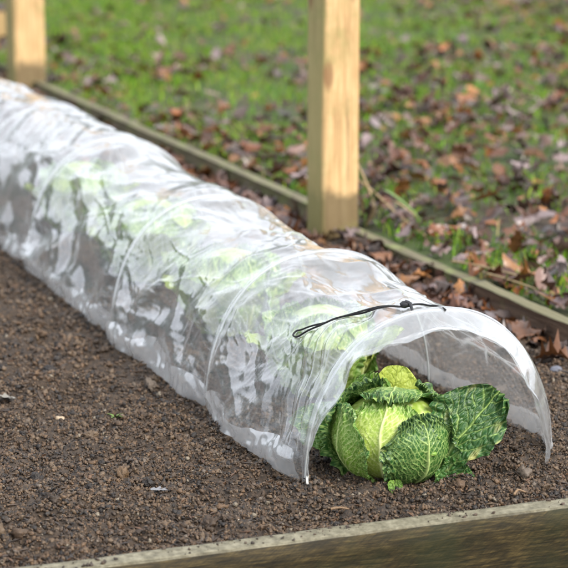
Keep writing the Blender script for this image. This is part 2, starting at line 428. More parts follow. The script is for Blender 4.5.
def post(name, cx, cy, w, h, rz, label, seed):
    n = 60; zs = np.linspace(-.1, h, n)
    b = .006; a = w / 2; c = []
    for sx, sy in ((1, 1), (-1, 1), (-1, -1), (1, -1)):
        q = [(sx * a, sy * (a - b)), (sx * (a - b), sy * a)]
        if sx * sy < 0: q = q[::-1]
        c += q
    pr = []
    for i in range(8):
        p, q = np.array(c[i]), np.array(c[(i + 1) % 8]); k = 7 if np.linalg.norm(q - p) > .02 else 2
        for t in range(k): pr.append(p + (q - p) * t / k)
    pr = np.array(pr); m = len(pr)
    R = np.array([[math.cos(rz), -math.sin(rz)], [math.sin(rz), math.cos(rz)]])
    pr2 = pr @ R.T
    V = np.empty((n, m, 3)); V[..., :2] = pr2[None]; V[..., 2] = zs[:, None]
    nn = noise(np.broadcast_to(zs[:, None] * 2, (n, m)), np.broadcast_to(np.arange(m)[None] * .35, (n, m)), seed) * .0015
    V[..., :2] *= (1 + nn / a)[..., None]
    i = np.arange(n - 1)[:, None]; j = np.arange(m)[None]
    F = np.stack([i * m + j, i * m + (j + 1) % m, (i + 1) * m + (j + 1) % m, (i + 1) * m + j], -1).reshape(-1, 4)
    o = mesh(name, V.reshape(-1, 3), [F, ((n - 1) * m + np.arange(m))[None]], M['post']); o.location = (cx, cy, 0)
    return tag(o, label, 'post')
post('timber_post', .888, 2.06, .113, 1.9, .05, 'square pale timber post behind the middle of the tunnel, dark and greenish at its foot', 4)
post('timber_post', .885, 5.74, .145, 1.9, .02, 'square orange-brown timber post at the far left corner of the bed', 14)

# ------------------------------------------------------------------ film tunnel
HY = np.array([0, .53, 1.19, 2.03, 2.80, 3.60, 4.2]); HH = np.array([.297, .303, .308, .328, .322, .315, .30]); HW = np.array([.485, .49, .49, .50, .50, .49, .48])
HL = np.array([.0, -.006, -.014, -.006, .0, .0, .0])     # left foot x

def profile(th, L, W, H):
    c = np.cos(th); s = np.sin(th)
    return L + W / 2 * (1 - np.sign(c) * np.abs(c) ** .92), H * np.abs(s) ** .95

def film_base(y, th):
    """undisturbed film: (x, z) at length y and angle th (0 = left foot, pi = right foot)"""
    yc = np.clip(y, 0, HY[-1] - 1e-6)
    i = np.clip(np.searchsorted(HY, yc, side='right') - 1, 0, len(HY) - 2); f = (yc - HY[i]) / (HY[i + 1] - HY[i])
    H = HH[i] * (1 - f) + HH[i + 1] * f; W = HW[i] * (1 - f) + HW[i + 1] * f; L = HL[i] * (1 - f) + HL[i + 1] * f
    x, z = profile(th, L, W, H)
    sag = 4 * f * (1 - f) * np.array([.85, .9, .75, .35, .3, .3, .3])[i]
    s = np.sin(th)
    # between hoops the film hangs in: down on top, inwards on the sides
    z = z - sag * .034 * s ** 2
    x = x + sag * .020 * (np.cos(th)) * s ** 1.0 * 1.3
    # open front skirt, drawn in by its cord
    k = np.clip(-y / .065, 0, 1); k2 = k ** 1.3
    x = x * (1 - k2) + (.004 + (x - L) * (.428 / W)) * k2
    z = z - k2 * .030 * s
    return x, z

def film_disp(y, q, th):
    """fold height; y along, q arc length across"""
    near = np.min(np.abs(y[..., None] - HY), -1)
    win = sstep(.004, .07, near)
    d = np.zeros_like(y); cr = np.zeros_like(y)          # cr: whitened crease lines
    wx = .5 * noise(y * 3.1, q * 3.1, 201); wy = .5 * noise(y * 3.1 + 9, q * 3.1, 202)
    # broad tension folds, slanting from hoop to foot
    for ang, fq, am, sd in ((.6, 4.0, .0095, 21), (-.7, 4.6, .0085, 22), (.1, 6.5, .0045, 23)):
        c = y * math.sin(ang) + q * math.cos(ang); l = y * math.cos(ang) - q * math.sin(ang)
        n = noise(c * fq + wx, l * 1.3 + wy, sd)
        d += am * (1 - 2.4 * np.abs(n)) * win * (1 - .6 * sstep(1.7, 2.2, th))
    # crumpled flat facets with sharp creases between them
    wx = .035 * noise(y * 7, q * 7, 211) + .012 * noise(y * 21, q * 21, 213); wy = .035 * noise(y * 7 + 9, q * 7, 212) + .012 * noise(y * 21, q * 21 + 5, 214)
    for ang, fx, fq, am, sd in ((.5, 6., 13., .0085, 31), (-.8, 9., 22., .0042, 32), (.8, 16., 46., .0014, 35)):
        c = (y + wx) * math.sin(ang) + (q + wy) * math.cos(ang); l = (y + wx) * math.cos(ang) - (q + wy) * math.sin(ang)
        mk = np.clip(.45 + .9 * noise(y * 3.3, q * 3.3, sd + 50), .12, 1)
        d += am * facet(l * fx, c * fq, sd) * mk * (1 - .45 * sstep(1.7, 2.2, th)) * (.30 + .70 * win)
    # long fine creases pulled tight across the sheet
    for ang, fq, am, sd in ((.45, 30., .0019, 41), (-.55, 36., .0017, 42), (1.15, 42., .0012, 43), (-.05, 48., .0011, 44)):
        c = (y + wx * .6) * math.sin(ang) + (q + wy * .6) * math.cos(ang); l = y * math.cos(ang) - q * math.sin(ang)
        mk = sstep(.0, .5, noise(c * 5, l * 3.2, sd + 60))
        n = noise(c * fq, l * 3.0, sd)
        d += .5 * am * mk * (1 - 2.6 * np.abs(n)) * (.3 + .7 * win)
        cr = np.maximum(cr, mk * np.exp(-(n / .07) ** 2) * (.35 + .65 * _hash(np.floor(c * fq / 3), np.floor(l * 2.5), sd)))
    # short pleats held by each hoop, running along the tunnel
    for hy in HY:
        w = np.exp(-np.abs(y - hy) / .075) * sstep(.0, .012, np.abs(y - hy))
        d += .0016 * w * (1 - 2 * np.abs(noise(q * 24 + hy * 7, (y - hy) * 3, 55)))
    # gathers along the first hoop, low on the near side and on the far leg
    w = np.exp(-((y - .075) / .075) ** 2) * (1 - sstep(.9, 1.5, th)) * sstep(.0, .1, th)
    d += .0035 * w * (1 - 2 * np.abs(noise(y * 26 + .5 * noise(q * 5, y * 5, 8), q * 1.2, 66)))
    # pleats running down from the tied cord to the near front foot
    ya = .20 - .13 * (1 - th / 1.25); w = np.exp(-((y - ya * .55) / (.05 + .05 * th)) ** 2) * (1 - sstep(.95, 1.3, th)) * sstep(.03, .2, th)
    n = noise((y - ya * .55) / (.05 + .05 * th) * 2.6 + .4 * noise(q * 4, y * 4, 98), q * 1.2, 99)
    d += .0036 * w * (1 - 2 * np.abs(n)); cr = np.maximum(cr, w * np.exp(-(n / .13) ** 2))
    # two or three long soft folds lit along their crest
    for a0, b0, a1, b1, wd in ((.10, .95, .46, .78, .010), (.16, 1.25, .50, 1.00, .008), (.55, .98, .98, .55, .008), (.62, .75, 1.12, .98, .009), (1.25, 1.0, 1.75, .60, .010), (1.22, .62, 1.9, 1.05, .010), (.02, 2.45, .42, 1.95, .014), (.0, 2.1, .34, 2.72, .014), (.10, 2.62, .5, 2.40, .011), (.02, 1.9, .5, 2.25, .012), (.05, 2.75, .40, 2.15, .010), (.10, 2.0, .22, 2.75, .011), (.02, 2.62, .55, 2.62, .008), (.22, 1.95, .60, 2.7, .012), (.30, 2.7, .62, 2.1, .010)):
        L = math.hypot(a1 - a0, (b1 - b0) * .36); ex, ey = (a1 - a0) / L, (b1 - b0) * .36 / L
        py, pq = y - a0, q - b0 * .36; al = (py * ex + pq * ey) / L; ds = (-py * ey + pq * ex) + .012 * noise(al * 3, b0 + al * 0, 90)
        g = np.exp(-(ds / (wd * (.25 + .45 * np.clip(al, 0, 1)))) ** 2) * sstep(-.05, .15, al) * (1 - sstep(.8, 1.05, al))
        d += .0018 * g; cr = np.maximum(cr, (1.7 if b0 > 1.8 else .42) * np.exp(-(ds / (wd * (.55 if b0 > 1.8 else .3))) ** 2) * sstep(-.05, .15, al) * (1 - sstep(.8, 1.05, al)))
    film_disp.cr = cr
    w = sstep(.0, -.03, y)
    d += .0035 * w * noise(q * 13, y * 5, 68)
    return d

def film_points(y, th, out=0.0):
    x, z = film_base(y, th); e = 1e-3
    x1, z1 = film_base(y, np.clip(th + e, 0, PI)); x0, z0 = film_base(y, np.clip(th - e, 0, PI))
    tx, tz = x1 - x0, z1 - z0; l = np.hypot(tx, tz) + 1e-9; nx, nz = -tz / l, tx / l
    q = th * .36
    d = film_disp(y, q, th) * sstep(0, .12, np.minimum(th, PI - th)) + out
    foot = np.minimum(th, PI - th)
    yy = y
    # bottom edge wanders a little between the hoops
    near = np.min(np.abs(y[..., None] - HY), -1)
    fl = (1 - sstep(0, .34, foot)) * sstep(.0, .09, near) * (1 - sstep(2.5, 4, y) * .6)     # loose bottom edge splays out over the soil
    wob = (1 - sstep(0, .35, foot)) * sstep(.01, .1, near)
    x = x + nx * d - fl * np.cos(th) * (.020 + .014 * noise(y * 4.3, y * 0, 12) + .003 * noise(y * 17, y * 0, 13)) * np.where(th < 1.5, 1.0, .5)
    z = np.maximum(z + nz * d, .0) + wob * .006
    y2 = yy + d * .12
    # the drawn-in skirt reaches forward most half-way up and meets the hoop at the feet
    return x, y2, z

root = empty('poly_tunnel', (.245, 0, 0)); ORG = np.array([.245, 0, 0])
tag(root, 'long clear crinkled polythene garden tunnel on hoops over the row of cabbages', 'grow tunnel')
def build_film():
    ny, nt = 980, 270
    ys = np.concatenate([np.linspace(-.065, 1.3, 560, endpoint=False), np.linspace(1.3, 4.2, ny - 560)])
    th = np.linspace(0, PI, nt)
    Y, T = np.meshgrid(ys, th, indexing='ij')
    front = np.clip(-Y / .065, 0, 1)
    Yv = np.where(Y < 0, Y * (np.sin(T) ** .5 * .75 + .25 + .75 * sstep(2.2, 3.0, T)), Y)
    x, y, z = film_points(Yv, T)
    V = np.stack([x, y, z], -1).reshape(-1, 3)
    cr = np.repeat(film_disp.cr.reshape(-1, 1), 3, 1)
    mesh('film', V - ORG, [grid_faces(ny, nt)], M['film'], root, cols={'crease': cr})
    return V
FV = build_film()

def strip(name, y0, y1, t0, t1, ny, nt, out, seed, amp=.002, parent=None):
    Y, T = np.meshgrid(np.linspace(y0, y1, ny), np.linspace(t0, t1, nt), indexing='ij')
    if name == 'hem': T = T + (T - (t0 if t0 < 1 else t1)) * (-.42 + .55 * noise(Y * 5.5, Y * 0, seed + 7) + .07 * noise(Y * 19, T * 3, seed + 8))
    x, y, z = film_points(Y, T, out)
    c = np.cos(T); n = (1 - 2 * np.abs(noise(Y * 26, T * 9, seed))) * amp + amp * 1.7 * facet(Y * 10 + T * 4, T * 5 + Y * 4, seed + 1)
    x = x - c * n; z = z + np.abs(np.sin(T)) * n
    o = mesh(name, np.stack([x, y, z], -1).reshape(-1, 3) - ORG, [grid_faces(ny, nt)], M['band'], parent or root)
    return o
# folded-over bottom hems on both long sides
strip('hem', .02, 4.15, .012, .25, 620, 16, .006, 81, .004)
strip('hem', -.02, 4.15, PI - .20, PI - .012, 520, 16, .006, 82, .004)
# hoops in their sleeves
for i, hy in enumerate(HY):
    th = np.linspace(0, PI, 90); Y, T = np.meshgrid([hy - .011, hy - .006, hy, hy + .006, hy + .011], th, indexing='ij')
    x, y, z = film_points(Y, T); bulge = np.array([.0005, .0035, .005, .0035, .0005])[:, None]
    x = x - np.cos(T) * bulge; z = z + np.sin(T) * bulge
    sl = mesh('sleeve', np.stack([x, y, z], -1).reshape(-1, 3) - ORG, [grid_faces(5, 90)], M['film'], root)
    x, z = film_base(np.full(90, hy), th)
    V, F = tube(np.stack([x, np.full(90, hy), z - .0005], 1), .0017, 8)
    mesh('hoop', V - ORG, F, M['wire'], root)
# drawn cord rim of the open end
th = np.linspace(0.03, PI - .03, 150); Yr = -.065 * (np.sin(th) ** .5 * .75 + .25 + .75 * sstep(2.2, 3.0, th))
for nm, wid, off in (('rim_hem', .010, .0018), ('front_skirt', None, .0018)):
    f = np.linspace(0, 1, 8)[:, None]
    Yb = Yr[None] + wid * f if wid else Yr[None] * (1 - f) + .004 * f
    Tb = np.broadcast_to(th[None], Yb.shape)
    x, y, z = film_points(Yb, Tb, off); g = .0032 * facet(Tb * 10 + 3 * f, f * 2.5 + Tb * 4, 5)
    x = x - np.cos(Tb) * g; z = z + np.sin(Tb) * g
    mesh(nm, np.stack([x, y, z], -1).reshape(-1, 3) - ORG, [grid_faces(8, 150)], M['skirt'], root)
bvh = BVHTree.FromPolygons([tuple(v) for v in FV], [tuple(int(q) for q in f) for f in grid_faces(980, 270)])
def on_film(x, y, h=.004):
    r = bvh.ray_cast(Vector((x, y, 1)), Vector((0, 0, -1))); return (r[0].x, r[0].y, r[0].z + h) if r[0] else (x, y, .28)
def cord(pts, r=.0018):
    p = smooth_path([on_film(*q) if len(q) == 2 else q for q in pts], 90)
    for a in p:       # never below the film
        g = on_film(a[0], a[1], .003); a[2] = max(a[2], g[2])
    k = np.ones(5) / 5; p[2:-2, 2] = np.convolve(p[:, 2], k, 'valid')
    V, F = tube(p, r, 8); return V, F
cr = empty('drawcord'); cr.parent = root
V, F = cord([(.213, .054), (.180, .066), (.146, .103), (.107, .155), (.092, .205), (.083, .232), (.076, .242), (.068, .236), (.067, .210), (.074, .180), (.094, .146), (.126, .112), (.170, .079), (.205, .058)])
COL.objects.unlink(cr); bpy.data.objects.remove(cr)
cr = mesh('drawcord', V - ORG, F, M['cord'], root)
V, F = cord([(.213, .054), (.235, .070), (.250, .066), (.257, .045), (.259, .015), (.262, -.012)])
mesh('cord_end', V - ORG, F, M['cord'], cr)
# knotted spring toggle
tx, ty, tz = on_film(.215, .054, .008)
V, F = tube([(tx - .009, ty + .004, tz - .001), (tx - .005, ty + .002, tz + .001), (tx + .004, ty - .001, tz + .002), (tx + .009, ty - .004, tz)], np.array([.0045, .0066, .0062, .004]), 10)
tg = mesh('toggle', V - ORG, F, M['plastic'], root)
V, F = tube(smooth_path([(tx - .002, ty, tz + .006), (tx + .004, ty - .006, tz + .004), (tx + .004, ty - .016, tz - .004), (tx + .001, ty - .024, tz - .008)], 14), np.linspace(.0038, .0022, 14), 8)
mesh('toggle_button', V - ORG, F, M['plastic'], tg)
V, F = tube(smooth_path([(.0, -.006, .014), (-.002, -.016, soil_h(-.002, -.016) + .014), (-.008, -.030, soil_h(-.008, -.030) + .012), (-.012, -.042, soil_h(-.012, -.042) + .010)], 20), .0024, 8)
mesh('tie_string', V - ORG, F, M['string'], root)

# ------------------------------------------------------------------ cabbages
def vein_field(a, b, seed, dens=13.0, net=13.0, fine=.85):
    """a across (-1..1), b along (0..1): vein mask and blister height"""
    wa = a + .05 * noise(a * 3, b * 4, seed); wb = b + .045 * noise(a * 4 + 5, b * 4, seed + 1) + .014 * noise(a * 13, b * 11, seed + 6)
    aa = np.abs(wa)
    mid = np.exp(-(aa / (.035 * (1.25 - b))) ** 2)
    g = wb - .50 * aa - .22 * aa ** 2 + np.where(wa > 0, .045, 0)
    ph = g * dens
    dl = np.abs((ph % 1.0) - .5) * 2             # 1 at rib, 0 between
    lat = np.exp(-((1 - dl) / (.11 + .05 * (1 - aa))) ** 2) * np.clip(.72 + .6 * noise(a * 5, b * 9, seed + 7), .25, 1)
    # second order branches, crossing the ribs
    g2 = wb + .75 * aa + .10 * noise(a * 6, b * 6, seed + 4)
    br = np.exp(-((1 - np.abs(((g2 * dens * 1.5) % 1.0) - .5) * 2) / .15) ** 2) * .55
    f1, f2 = voro(wa * net + .35 * noise(a * 9, b * 9, seed + 2), wb * net * 1.15, seed + 3)
    e = f2 - f1
    netm = np.exp(-(e / .12) ** 2) * .42
    vein = np.clip(np.maximum.reduce([mid, lat * .95, netm * fine, br * .7 * fine]), 0, 1)
    blister = np.clip(e * 1.3, 0, 1) ** .6 * (1 - .7 * mid) * (1 - .5 * lat)
    return vein, blister, mid, lat

def head_leaf(name, parent, phi, a0, a1, hw, lay, R, squash, pale, seed, nu=110, nv=130, frill=.010, flare=.016, contrast=1.0, skew=0.0):
    """wrapping leaf on the head ball: meridian phi (0 = -y side, + towards +x), polar angle a0..a1 from the bottom"""
    u = np.linspace(-1, 1, nu); v = np.linspace(0, 1, nv); U, Vv = np.meshgrid(u, v, indexing='ij')
    shape = np.clip(.30 + .70 * np.sin(np.clip(Vv * 1.22, 0, 1.22) * PI / 2 / .78 * .78) ** .8, 0, 1) * (1 - .52 * sstep(.62, 1.0, Vv) ** 1.6)
    be = U * hw * shape * (1 + .05 * noise(Vv * 7 + U, U * 3, seed + 8)) + skew * Vv * Vv
    al = a0 + (a1 - a0) * Vv * (1 - .06 * U * U) + .03 * noise(U * 6, Vv * 2, seed + 9)
    m = np.stack([np.sin(al) * math.sin(phi), -np.sin(al) * math.cos(phi), -np.cos(al)], -1)
    side = np.array([math.cos(phi), math.sin(phi), 0])
    D = np.cos(be)[..., None] * m + np.sin(be)[..., None] * side
    vein, bl, mid, lat = vein_field(U * (.55 + .45 * shape), Vv, seed)
    edge = np.maximum(np.abs(U) ** 5, sstep(.80, 1.0, Vv))
    arc = np.where(np.abs(U) > .8, Vv * 6, U * 4)
    fr = edge * (flare + frill * noise(Vv * 9 + 3, U * 7, seed + 11) + frill * .6 * noise(Vv * 20, U * 16, seed + 12))
    r = R * (1 + lay) + fr + .0016 * bl + .0022 * vein + .008 * fbm(U * 2, Vv * 2, 2, seed + 13) + .0018 * mid
    P = D * r[..., None]; P[..., 2] *= squash
    pl = np.clip(pale + .28 * (1 - Vv) * .6 + .16 * fbm(U * 2.5, Vv * 2.5, 3, seed + 15) - .30 * edge - .08 * bl, 0, 1)
    veinc = np.clip(vein * contrast, 0, 1)
    col = np.stack([veinc, pl, np.zeros_like(pl)], -1).reshape(-1, 3)
    return mesh(name, P.reshape(-1, 3) , [grid_faces(nu, nv)], M['cabbage'], parent, cols={'leaf': col})

def open_leaf(name, parent, base, tdir, ndir, L, W, pale, seed, bend=.5, net=.5, dens=7.0, nets=12.0, blis=.0042, cup=.25, ruffle=.018, nu=90, nv=110, shape=None, contrast=.9, back=False, blotch=0):
    """free leaf: base point, direction of the midrib, normal of its face, length, half width"""
    t = np.array(tdir, float); t /= np.linalg.norm(t); n = np.array(ndir, float); n -= t * (n @ t); n /= np.linalg.norm(n); s = np.cross(t, n)
    u = np.linspace(-1, 1, nu); v = np.linspace(0, 1, nv); U, B = np.meshgrid(u, v, indexing='ij')
    w = np.clip(np.sin(PI * (B * .90 + .055) ** .85), 0, 1) ** .62
    w = w * (1 + .10 * noise(B * 5, np.sign(U) * 3, seed + 20) + .04 * noise(B * 16, np.sign(U) * 3, seed + 21))
    if shape is not None: w = w * np.where(U < 0, shape(B, -1), shape(B, 1))
    A = U * w
    ln = B * L * (1 - .12 * A * A)
    ang = bend * B
    along = ln * (1 - ang * ang / 6); out = -ln * ang / 2
    vein, bl, mid, lat = vein_field(A * .9, B, seed, dens, nets, net)
    e = np.abs(U) ** 3
    h = cup * W * A * A + e * ruffle * (noise(B * 5 + 2, np.sign(U) * 5 + A, seed + 22) + .5 * noise(B * 13, np.sign(U) * 5 + A * 2, seed + 23)) + sstep(.75, 1, B) * ruffle * noise(U * 4, B * 3, seed + 24)
    h = h + blis * bl - .0022 * lat - .003 * mid + .006 * fbm(A * 2, B * 3, 2, seed + 25)
    P = np.array(base)[None, None] + t * along[..., None] + s * (A * W)[..., None] + n * (h + out)[..., None]
    pl = np.clip(pale + .20 * (1 - B) ** 2 + .12 * fbm(A * 3, B * 3, 3, seed + 15), 0, 1)
    bt = np.zeros_like(pl)
    if blotch: bt = np.clip((noise(A * 6, B * 6, seed + 40) - .25) * 3, 0, 1) * e * blotch
    return mesh(name, P.reshape(-1, 3), [grid_faces(nu, nv)], M['cabbage'], parent, cols={'leaf': np.stack([np.clip(vein * contrast, 0, 1), pl, bt], -1).reshape(-1, 3)})

def heart(parent, R, squash):
    V0, F0 = ico(4)
    V = V0 * R * .97; V[:, 2] *= squash
    b = (1 - V0[:, 2]) / 2
    vein, bl, mid, lat = vein_field(np.arctan2(V0[:, 0], -V0[:, 1]) / 1.2, b, 90)
    return mesh('heart', V, [F0], M['cabbage'], parent, cols={'leaf': np.stack([vein, np.full(len(V), .75), vein * 0], -1)})

# view-facing azimuth of the front cabbage: its seam side looks to the camera
CAM_AZ = math.atan2(-1.40, 3.16)      # phi of the direction to the camera, phi measured from -y towards +x
def front_cabbage():
    R, sq = .101, .78
    c = empty('cabbage', (.170, .005, 0)); zc = R * sq - .006
    tag(c, 'big green savoy cabbage at the open tunnel mouth with a large dark outer leaf', 'cabbage', 'savoy cabbages in the tunnel')
    h = empty('x'); COL.objects.unlink(h); bpy.data.objects.remove(h)
    D = math.radians; az = CAM_AZ
    parts = [heart(c, R, sq)]
    parts += [head_leaf('leaf', c, az + D(-12), .25, 2.75, 1.05, .01, R, sq, .78, 101, flare=.004, contrast=.95),
              head_leaf('leaf', c, az + D(-66), .20, 2.35, .80, .06, R, sq, .56, 102, flare=.010),
              head_leaf('leaf', c, az + D(38), .15, 2.30, .84, .085, R, sq, .18, 103, flare=.006, frill=.012, nu=150, nv=170, skew=-.10),
              head_leaf('leaf', c, az + D(172), .5, 3.75, .92, .06, R, sq, .46, 104, flare=.014, frill=.014),
              head_leaf('leaf', c, az + D(-128), .2, 2.75, .92, .10, R, sq, .34, 105, flare=.016, frill=.014),
              head_leaf('leaf', c, az + D(112), .2, 2.7, .90, .09, R, sq, .34, 106, flare=.014, frill=.012)]
    for p in parts: p.location.z = zc
    # camera-right / towards-camera directions on the ground
    rt = np.array([math.cos(az), math.sin(az), 0]); tc = np.array([math.sin(az), -math.cos(az), 0])
    up = np.array([0, 0, 1.])
    # the big dark leaf spread out on the right
    open_leaf('leaf', c, rt * .070 + tc * .050 + up * .016, rt * .58 + up * .82 - tc * .05, tc * .90 + up * .15 - rt * .30,   .192, .068, .05, 111, bend=.45, cup=.42, ruffle=.026, net=.45, dens=8.0, nets=11.0, contrast=.7, nu=150, nv=170,
              shape=lambda B, s: .62 + .58 * sstep(.2, .8, B) + (.16 * sstep(.3, .9, B) if s < 0 else -.10 * np.sin(B * PI) + .16 * sstep(.75, 1, B)), blotch=.8)['label'] = 'large dark blue-green outer leaf standing open to the right'
    open_leaf('leaf', c, rt * .075 + tc * .060 + up * .012, rt * .85 - up * .02 + tc * .10, tc * .80 + up * .55, .080, .036, .10, 112, bend=.6, cup=.5, ruffle=.012, net=.3, dens=5.5, nets=7.0)
    # upright pale leaf and green leaves behind the head
    open_leaf('leaf', c, rt * -.005 - tc * .095 + up * .07, up * .95 + rt * .12 - tc * .1, tc * 1.0 + rt * .3, .104, .052, .97, 113, bend=.1, cup=.5, ruffle=.004, contrast=.12, blis=.0012, shape=lambda B, s: .8 + .5 * sstep(.4, 1, B))['label'] = 'pale yellow leaf standing up behind the head'
    open_leaf('leaf', c, rt * -.046 - tc * .066 + up * .04, up * .96 + rt * .02 - tc * .05, tc * 1.0 - rt * .2, .128, .062, .46, 114, bend=.6, cup=.4, ruffle=.014)
    open_leaf('leaf', c, rt * -.080 - tc * .06 + up * .03, -rt * .7 + up * .6, tc * .6 + up * .6 + rt * .3, .12, .06, .30, 115, bend=.6, cup=.3, ruffle=.014)
    open_leaf('leaf', c, rt * .03 - tc * .09 + up * .03, rt * .45 + up * .55 - tc * .4, tc * .6 + up * .7, .14, .07, .30, 116, bend=.7, cup=.3, ruffle=.014)
    open_leaf('leaf', c, rt * .004 + tc * .094 + up * .018, tc * .35 - up * .42 + rt * .05, tc * .8 + up * .3, .030, .013, .40, 117, bend=.2, cup=.5, ruffle=.004, nu=30, nv=40)
    V, F = tube([(.0, .0, -.02), (.0, .0, .01), (0, 0, .03)], np.array([.02, .022, .03]), 12); mesh('stalk', V, F, M['green'], c)
    return c
front_cabbage()

def plain_cabbage():
    R, sq = .092, .92
    c = empty('cabbage'); D = math.radians; zc = R * sq
    ps = [heart(c, R, sq)]
    for i in range(6):
        ps.append(head_leaf('leaf', c, D(60 * i + 20), .2, 2.5, .85, .02 + .025 * (i % 3), R, sq, [.75, .62, .56, .82, .60, .7][i], 130 + i, nu=60, nv=70, flare=.012))
    for p in ps: p.location.z = zc + .02
    for i in range(8):
        a = D(45 * i + 12); d = np.array([math.sin(a), -math.cos(a), 0]); up = np.array([0, 0, 1.])
        open_leaf('leaf', c, d * .055 + up * .02, d * (.30 + .16 * (i % 2)) + up * .9, -d * .9 + up * .4, .160, .064, [.62, .80, .55, .84][i % 4], 150 + i, bend=.45, cup=.35, ruffle=.009, nu=50, nv=60)
    V, F = tube([(.0, .0, -.02), (.0, .0, .02), (0, 0, .05)], np.array([.02, .022, .03]), 12); mesh('stalk', V, F, M['green'], c)
    return c
pc = plain_cabbage()
G = 'savoy cabbages in the tunnel'
labs = ['savoy cabbage under the film just behind the open tunnel mouth, second in the row', 'savoy cabbage seen hazily under the film, third from the open tunnel mouth',
        'loose yellow-green cabbage under the film, fourth from the open mouth', 'last hazy cabbage visible under the film near the far end']
for i, (x, y, rz, s) in reversed(list(enumerate(((.232, .50, .3, 1.06), (.232, 1.06, 1.9, 1.12), (.225, 1.66, 3.5, 1.22), (.238, 2.38, 5.0, 1.15))))):
    if i == 0: o = pc
    else:
        o = pc.copy(); COL.objects.link(o)
        for ch in pc.children:
            q = ch.copy(); COL.objects.link(q); q.parent = o; q.data = ch.data.copy()
    o.location = (x, y, 0); o.rotation_euler = (0, 0, rz); o.scale = (s, s, s)
    tag(o, labs[i], 'cabbage', G)
    cz_, sz_ = math.cos(rz) * s, math.sin(rz) * s
    for q in o.children:            # outer leaves bend where the sheet presses on them
        me = q.data; co_ = np.empty(len(me.vertices) * 3, np.float32); me.vertices.foreach_get('co', co_); co_ = co_.reshape(-1, 3) + np.array(q.location)
        wx_ = x + cz_ * co_[:, 0] - sz_ * co_[:, 1] - .245; wy_ = sz_ * co_[:, 0] + cz_ * co_[:, 1]; wz_ = co_[:, 2] * s
        rho = np.sqrt((wx_ / .205) ** 2 + (np.maximum(wz_, 0) / .258) ** 2); k_ = np.where(rho > .9, (.9 + .1 * np.tanh((rho - .9) / .25)) / np.maximum(rho, .01), 1)
        wx_ = wx_ * k_ + .245 - x; wz_ = wz_ * k_
        co_ = np.stack([(math.cos(rz) * wx_ + math.sin(rz) * wy_) / s, (-math.sin(rz) * wx_ + math.cos(rz) * wy_) / s, wz_ / s], 1) - np.array(q.location)
        me.vertices.foreach_set('co', co_.astype(np.float32).ravel()); me.update()

# ------------------------------------------------------------------ leaves, grass, small things
LEAF_PAL = np.array([[.120, .066, .052], [.180, .130, .128], [.105, .034, .010], [.175, .056, .010], [.070, .030, .018], [.215, .090, .022], [.095, .050, .034], [.045, .017, .007]])
def leaf_shape(kind, r, nb=13):
    b = np.linspace(0, 1, nb)
    if kind == 0:    # oak: lobed
        w = .30 * np.sin(PI * np.clip(b * .95 + .03, 0, 1)) ** .7 * (1 + .38 * np.sin(b * PI * 7.2 + .6)) * (.7 + .5 * b)
    else:
        w = .27 * np.sin(PI * np.clip(b ** .8 * .97 + .02, 0, 1)) ** .9
    w[0] = .012; w[-1] = .02
    u = np.array([-1, -.45, 0, .45, 1.])
    A = u[None] * w[:, None]; B = np.broadcast_to(b[:, None], A.shape).copy()
    B = B - .10 * np.abs(u)[None] * (1 if kind == 0 else .5) * .6
    c1, c2, tw = r.uniform(-2.2, 2.6), r.uniform(-1.6, 1.6), r.uniform(-1, 1)
    Z = c1 * A * A * 1.6 + c2 * .35 * (B - .5) ** 2 + tw * A * (B - .5) + .05 * r.normal(size=A.shape) * (np.abs(u)[None] ** 2) + .02 * np.abs(u)[None]
    return np.stack([A, B - .5, Z], -1).reshape(-1, 3), grid_faces(nb, 5)
RL = np.random.default_rng(77)
SHAPES = [leaf_shape(0 if i % 3 else 1, RL) for i in range(24)]
SHAPES += [(v * np.array([1, 1, .18]), f) for v, f in SHAPES[:6]]

def place_leaf(i, p, size, rz, tx, ty):
    V = SHAPES[i][0] * size
    cx, sx, cy, sy, cz, sz = math.cos(tx), math.sin(tx), math.cos(ty), math.sin(ty), math.cos(rz), math.sin(rz)
    V = V @ np.array([[1, 0, 0], [0, cx, -sx], [0, sx, cx]]).T @ np.array([[cy, 0, sy], [0, 1, 0], [-sy, 0, cy]]).T @ np.array([[cz, -sz, 0], [sz, cz, 0], [0, 0, 1]]).T
    z = V[:, 2].min()
    return V, z

def litter(name, P, sizes, r, label, tilt=.45, pal=LEAF_PAL, sink=.3):
    Vs, Fs, Ts, off = [], [], [], 0
    for p, s in zip(P, sizes):
        i = r.integers(0, len(SHAPES)); V, z = place_leaf(i, p, s, r.uniform(0, 6.28), r.normal() * tilt, r.normal() * tilt)
        V = V + np.array(p) - np.array([0, 0, z * (1 - sink)])
        Vs.append(V); Fs.append(SHAPES[i][1] + off); off += len(V)
        Ts.append(np.broadcast_to(pal[r.integers(0, len(pal))] * r.uniform(.3, 1.7), (len(V), 3)))
    o = mesh(name, np.vstack(Vs), [np.vstack(Fs)], M['litter'], cols={'tint': np.vstack(Ts)})
    return tag(o, label, 'leaf litter', kind='stuff')

r = np.random.default_rng(21)
# litter banked in the bed between tunnel and back board
n = 950; x = .56 + .35 * r.random(n) ** .8; y = 1.02 + 5.2 * r.random(n) ** 1.15
P = np.stack([x, y, soil_h(x, y) + .002 + .010 * r.random(n)], 1)
litter('leaf_litter', P, r.uniform(.045, .085, n), r, 'brown and grey dead leaves heaped between the tunnel and the back board', .28)
